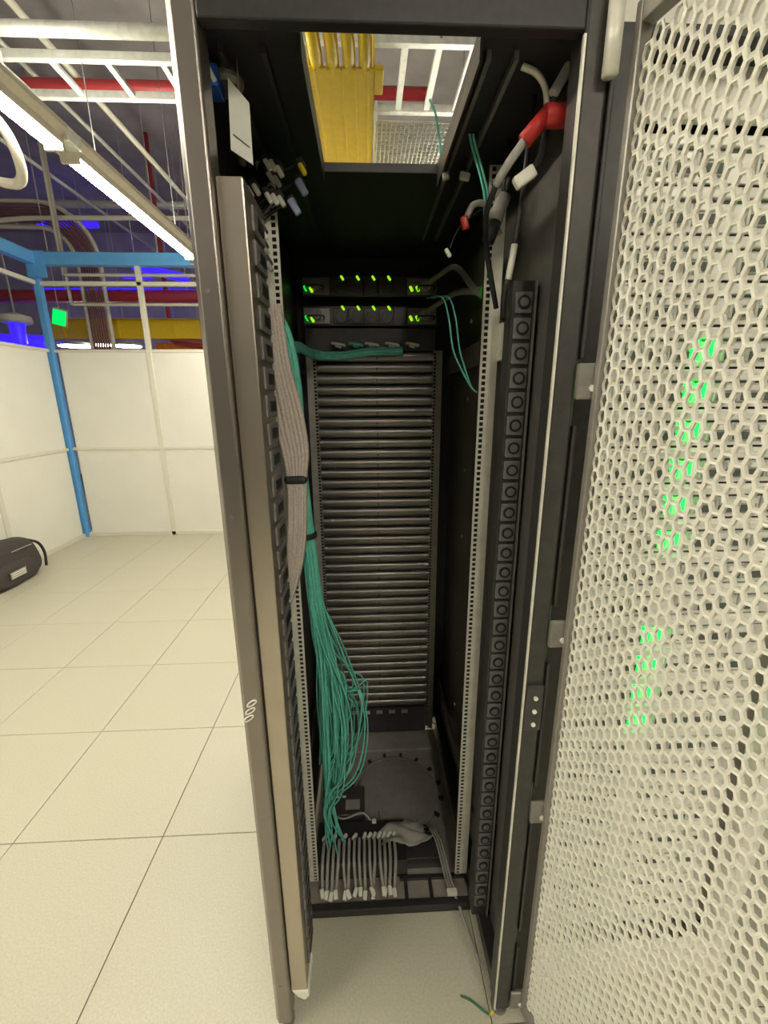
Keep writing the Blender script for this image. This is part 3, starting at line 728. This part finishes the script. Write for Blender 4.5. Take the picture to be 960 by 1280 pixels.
MB().tube(spline([(-0.235, 0.93, 2.32), (-0.22, 0.92, 2.30), (-0.214, 0.93, 2.25), (-0.225, 0.95, 2.2)], 5), 0.009, 8).build('sleeve', 'darkgrey', gk)
plugs = [(-0.203, 2.269, 'white'), (-0.192, 2.268, 'white'), (-0.178, 2.257, 'white'), (-0.198, 2.245, 'cordgrey'), (-0.185, 2.238, 'cordgrey'), (-0.247, 2.218, 'white'), (-0.232, 2.222, 'white'), (-0.205, 2.206, 'white'), (-0.192, 2.204, 'white'), (-0.178, 2.200, 'white'), (-0.132, 2.228, 'lilac'), (-0.150, 2.190, 'lilac'), (-0.229, 2.164, 'cordgrey'), (-0.222, 2.135, 'white'), (-0.222, 2.105, 'cordgrey'), (-0.215, 2.07, 'cordgrey'), (-0.128, 2.262, 'yellow')]
names = {'white': 'white', 'cordgrey': 'grey', 'lilac': 'lilac', 'yellow': 'yellow'}
for i, (x, z, m) in enumerate(plugs):
    g = names[m]
    t = thing('cable_plug', (x, 1.10, z-0.02), '%s plug in the top left cluster, %s of its colour from the top' % (g, ORD[sorted(-p[1] for p in plugs if p[2] == m).index(-z)]), 'plug', '%s plugs at the top left of the rack' % g)
    big = m == 'lilac'
    rot_box('tip', m, t, (x, 1.098, z), (0.0055 if not big else 0.008, 0.006, 0.0125 if not big else 0.018), -0.55)
    rot_box('boot', 'blackgloss', t, (x-0.004, 1.108, z+0.014), (0.008, 0.009, 0.012), -0.55)
    MB().tube(spline([(x-0.004, 1.112, z+0.02), (x-0.018, 1.14, z+0.03), (-0.245, 1.13, z-0.03), (-0.255, 1.08, z-0.12)], 4), 0.0045, 6).build('cable', 'cordblack', t)

# ================================================================== TOP RIGHT CLUTTER
rc = thing('power_cable', (0.33, 0.90, 2.2), 'thick grey cable wrapped in red tape at the top right of the rack', 'cable')
MB().tube(spline([(0.285, 0.90, 2.332), (0.312, 0.90, 2.322), (0.330, 0.90, 2.300), (0.336, 0.90, 2.262)], 6), 0.0055, 8).build('grey_lead', 'rail', rc)
MB().tube([(0.384, 0.90, 2.262), (0.330, 0.895, 2.258)], 0.018, 12).build('red_tape', 'red', rc)
MB().tube([(0.332, 0.895, 2.258), (0.298, 0.90, 2.222)], 0.014, 12).build('red_tape', 'red', rc)
MB().tube(spline([(0.298, 0.90, 2.222), (0.272, 0.91, 2.188), (0.258, 0.93, 2.165)], 5), 0.008, 10).build('jacket', 'cordgrey', rc)
MB().tube(spline([(0.258, 0.93, 2.165), (0.255, 0.98, 2.13), (0.285, 1.06, 2.08), (0.32, 1.09, 1.98)], 5), 0.006, 10).build('tail', 'cordblack', rc)
wt_ = thing('cable_tag', (0.302, 0.9, 2.15), 'white cable tag below the red taped cable', 'tag')
rot_box('sleeve', 'white', wt_, (0.303, 0.90, 2.166), (0.021, 0.008, 0.011), -0.6)
MB().tube(spline([(0.318, 0.90, 2.178), (0.335, 0.91, 2.21), (0.35, 0.93, 2.28), (0.35, 0.95, 2.33)], 5), 0.006, 8).build('cable', 'cordblack', wt_)
wt2 = thing('cable_tag', (0.355, 0.88, 2.29), 'grey cable tag above the red taped cable', 'tag')
rot_box('sleeve', 'cordgrey', wt2, (0.352, 0.888, 2.306), (0.009, 0.007, 0.026), 0.55)
MB().tube([(0.345, 0.89, 2.285), (0.330, 0.91, 2.245)], 0.006, 8).build('cable', 'cordblack', wt2)
t = thing('cable_sleeve', (0.283, 0.90, 2.0), 'short silver cable sleeve beside the right power strip', 'sleeve')
MB().tube([(0.3035, 0.96, 2.01), (0.3125, 0.96, 2.075)], 0.007, 10).build('sleeve', 'rail', t)
MB().tube(spline([(0.3125, 0.96, 2.075), (0.32, 0.96, 2.15), (0.335, 0.97, 2.33)], 5), 0.005, 8).build('cable', 'cordblack', t)
MB().tube(spline([(0.3035, 0.96, 2.01), (0.300, 0.97, 1.98), (0.31, 1.0, 1.94)], 4), 0.006, 8).build('tail', 'cordblack', t)
t = thing('fibre_patch_cable', (0.27, 1.1, 2.2), 'short double teal fibre hanging from the roof at the right', 'cable')
for d in (-0.004, 0.004):
    MB().tube(spline([(0.245+d, 1.10, 2.334), (0.252+d, 1.10, 2.31), (0.272+d, 1.10, 2.26), (0.285+d, 1.10, 2.217), (0.292+d, 1.12, 2.18)], 5), 0.003, 6).build('cable', 'teal', t)
t = thing('fibre_patch_cable', (0.26, 1.2, 1.79), 'thin teal fibre pair looping beside the right rail below the switches', 'cable')
for d in (-0.009, 0.009):
    MB().tube(spline([(0.225+d, 1.55, 2.10), (0.232+d, 1.3, 2.05), (0.235+d, 1.2, 1.98), (0.249+d, 1.2, 1.903), (0.27+d*0.6, 1.2, 1.85), (0.297, 1.2, 1.80), (0.320, 1.2, 1.785)], 5), 0.0024, 6).build('cable', 'teal', t)
t = thing('fibre_patch_cable', (0.19, 2.2, 2.5), 'teal fibre dropping past the wire tray above the roof opening', 'cable')
MB().tube(spline([(0.29, 2.1, 2.96), (0.30, 2.0, 2.86), (0.30, 1.92, 2.76), (0.31, 1.90, 2.66), (0.32, 1.86, 2.38)], 6), 0.005, 6).build('cable', 'teal', t)
# connectors by the right rail
conn = [(0.318, 2.193, 0.018, 'cordgrey', 'dark grey connector beside the right rail, upper of the group'), (0.305, 2.15, 0.016, 'cordblack', 'black connector beside the right rail, lower of the group')]
for x, z, r, m, lab in conn:
    t = thing('cable_connector', (x, 1.10, z-0.03), lab, 'connector')
    MB().tube([(x-0.012, 1.10, z-0.025), (x+0.010, 1.10, z+0.025)], [r, r*0.8], 12).build('shell', m, t)
    MB().tube(spline([(x+0.010, 1.10, z+0.025), (x+0.02, 1.10, z+0.07), (x+0.03, 1.12, 2.334)], 4), 0.006, 8).build('cable', 'cordblack', t)
t = thing('cable_plug', (0.238, 1.1, 2.15), 'small red plug left of the right rail near the rack roof', 'plug')
rot_box('tip', 'red', t, (0.238, 1.10, 2.162), (0.008, 0.007, 0.014), -0.3)
MB().tube(spline([(0.242, 1.10, 2.175), (0.258, 1.10, 2.20), (0.29, 1.11, 2.20), (0.33, 1.13, 2.15)], 5), 0.007, 8).build('cable', 'cordgrey', t)
t = thing('cable_plug', (0.2, 1.1, 2.09), 'small white plug hanging alone above the upper switch', 'plug')
rot_box('tip', 'white', t, (0.201, 1.10, 2.101), (0.005, 0.005, 0.011), -0.6)
MB().tube(spline([(0.206, 1.10, 2.112), (0.23, 1.12, 2.16), (0.28, 1.13, 2.20), (0.34, 1.13, 2.22)], 5), 0.002, 6).build('cable', 'cordblack', t)
for x in (0.196, 0.243):
    t = thing('roof_clip', (x, 1.1, 2.24), 'small %s roof clip at the right rear corner of the roof opening' % ('grey' if x < 0.2 else 'white'), 'clip')
    rot_box('clip', 'white' if x > 0.2 else 'film', t, (x+0.012, 1.20, 2.298), (0.013 if x > 0.2 else 0.008, 0.006, 0.009), -0.3 if x < 0.2 else 0.2)
    MB().tube([(x+0.012, 1.20, 2.305), (x+0.014, 1.205, 2.335)], 0.003, 6).build('stem', 'cordblack', t)
# switch power leads to the right
for i, z in enumerate((2.215, 2.115)):
    t = thing('power_lead', (0.28, 1.5, z-0.05), ('upper' if i == 0 else 'lower') + ' grey power lead curving from a switch to the right rail', 'cable')
    MB().tube(spline([(0.255, 1.862, z), (0.29, 1.78, z+0.012), (0.31, 1.55, z-0.02*(1-i)), (0.318, 1.32, 2.08-0.01*i), (0.318, 1.22, 2.05-0.012*i)], 6), 0.009, 8).build('jacket', 'cordgrey', t)
    MB().tube([(0.318, 1.22, 2.05-0.012*i), (0.312, 1.19, 2.045-0.012*i)], 0.011, 8).build('green_plug', mat('green_plug', (0.03, 0.35, 0.03), 0.4, noise=0.1), t)

# ================================================================== NEIGHBOURING RACK BEHIND THE MESH DOOR
NX0, NX1 = 0.412, 1.10
nr = thing('server_rack', (0.756, 0.90, 0), 'neighbouring rack of silver servers seen through the white mesh door', 'rack')
for x0_, x1_ in ((NX0, NX0+0.057), (NX1-0.056, NX1)):
    box('post', 'door' if x0_ > 0.5 else 'darkgrey', nr, x0_, x1_, 0.86, 0.92, 0.0, RZ, bevel=0.004)
    box('post', 'darkgrey', nr, x0_, x1_, 1.96, 2.02, 0.0, RZ, bevel=0.004)
box('side_panel', 'black', nr, NX0, NX0+0.004, 0.92, 1.96, 0.05, RZ); box('side_panel', 'black', nr, NX1-0.004, NX1, 0.92, 1.96, 0.05, RZ)
box('roof_sheet', 'black', nr, NX0, NX1, 0.86, 2.02, RZ-0.004, RZ+0.01)
box('added_pale_panel', 'door', nr, NX0+0.057, NX1+0.9, 0.925, 0.945, 2.275, 2.95, bevel=0.003)  # added pale sheet filling the dark area above the servers
box('filler_strip', 'door', nr, 1.030, 1.096, 0.957, 0.962, 0.09, RZ-0.01)
box('plinth', 'door', nr, NX0+0.045, NX1-0.045, 0.88, 0.91, 0.0, 0.104, bevel=0.003)
SZ = 0.105
def server():
    z = SZ; t = thing('rack_server', (0.756, 0.95, z), 'x', 'server')
    h = 0.0825
    box('chassis', 'midgrey', t, 0.47, 1.042, 0.956, 1.70, z+0.002, z+h)
    box('faceplate', 'server', t, 0.470, 1.042, 0.948, 0.956, z+0.001, z+h, bevel=0.002)
    b0 = None
    for k in range(9):
        x = 0.50+0.056*k
        if k == 4: continue
        if b0 is None:
            b0 = box('drive_bay', 'drive', t, x, x+0.048, 0.941, 0.949, z+0.012, z+h-0.030, bevel=0.002)
            box('drive_handle', 'server', b0, x+0.006, x+0.042, 0.936, 0.942, z+0.036, z+0.048, bevel=0.002)
            box('air_slot', 'slot', b0, x+0.006, x+0.042, 0.9395, 0.942, z+0.015, z+0.032)
            bx = x
        else:
            copy_tree(b0, (x-bx, 0, 0), parent=t)
    box('top_grip', 'server', t, 0.475, 1.037, 0.938, 0.949, z+h-0.024, z+h-0.006, bevel=0.003)
    box('dark_gap', 'slot', t, 0.475, 1.037, 0.9465, 0.949, z+h-0.030, z+h-0.025)
    return t
s0 = server()
PITCH = 0.0865
lit = {9: 1, 10: 1, 11: 1, 12: 1, 15: 1, 16: 1, 17: 1, 18: 1, 19: 1, 20: 1}
for k in range(25):
    s = s0 if k == 0 else copy_tree(s0, (0.756, 0.95, SZ+k*PITCH))
    if k in lit:
        s['label'] = '%s silver server with green lamps, counting from the floor, behind the mesh door' % ORD[sorted(lit).index(k)]; s['group'] = 'servers with green lamps behind the mesh door'
        for d, w in ((0.0, 0.010), (0.032, 0.0075)):
            z = SZ+k*PITCH
            mb = MB().box(0.716+d-w, 0.716+d+w, 0.936, 0.948, z+0.014, z+0.056)
            s['_w'] = (0.756, 0.95, SZ+k*PITCH)
            mb.build('green_lamp', 'ledsrv', s, 0.003)
    else:
        s['label'] = '%s silver server without green lamps, counting from the floor, behind the mesh door' % ORD[[q for q in range(25) if q not in lit].index(k)]; s['group'] = 'unlit servers behind the mesh door'

# ================================================================== BAG BY THE LEFT WALL
bag = thing('backpack', (-3.65, 4.12, 0), 'black backpack lying on the floor against the left white wall', 'bag')
def se(v, e): return math.copysign(abs(v)**e, v)
def blob(cx, cy, cz, rx, ry, rz, lean=0.0, e=0.6, nu=28, nv=14):
    mb = MB()
    for j in range(nv+1):
        ph = -math.pi/2+math.pi*j/nv
        for i in range(nu):
            th = 2*math.pi*i/nu
            c, s_, p, q = se(math.cos(th), e), se(math.sin(th), e), se(math.cos(ph), e), se(math.sin(ph), e)
            top = 0.5+0.5*q
            mb.v.append((cx+rx*c*p*(1-0.25*top)-lean*top, cy+ry*s_*p*(1-0.18*top), cz+rz*q+0.008*math.sin(5*th)*p))
    for j in range(nv):
        for i in range(nu):
            a = j*nu+i; b = j*nu+(i+1) % nu
            mb.f.append((a, b, b+nu, a+nu))
    mb.smooth = True
    return mb
blob(-3.625, 4.10, 0.215, 0.155, 0.42, 0.213, 0.03).build('body', 'bag', bag)
blob(-3.50, 4.06, 0.13, 0.05, 0.30, 0.11, 0.02).build('front_pocket', 'bag', bag)
MB().tube(spline([(-3.60, 4.40, 0.36), (-3.55, 4.47, 0.30), (-3.53, 4.50, 0.18), (-3.54, 4.50, 0.03)], 6), 0.014, 8).build('strap', 'cordblack', bag)
MB().tube(spline([(-3.52, 4.34, 0.33), (-3.49, 4.22, 0.345), (-3.49, 4.05, 0.345)], 5), 0.005, 6).build('zip', 'film', bag)
MB().box(-3.452, -3.444, 3.93, 4.12, 0.10, 0.17).build('badge', 'film', bag, 0.003)
for z in (0.115, 0.135, 0.155): MB().box(-3.4435, -3.4425, 3.94, 4.11, z-0.004, z+0.004).build('badge_line', 'paper', bag)

for o in bpy.data.objects:
    if '_w' in o: del o['_w']
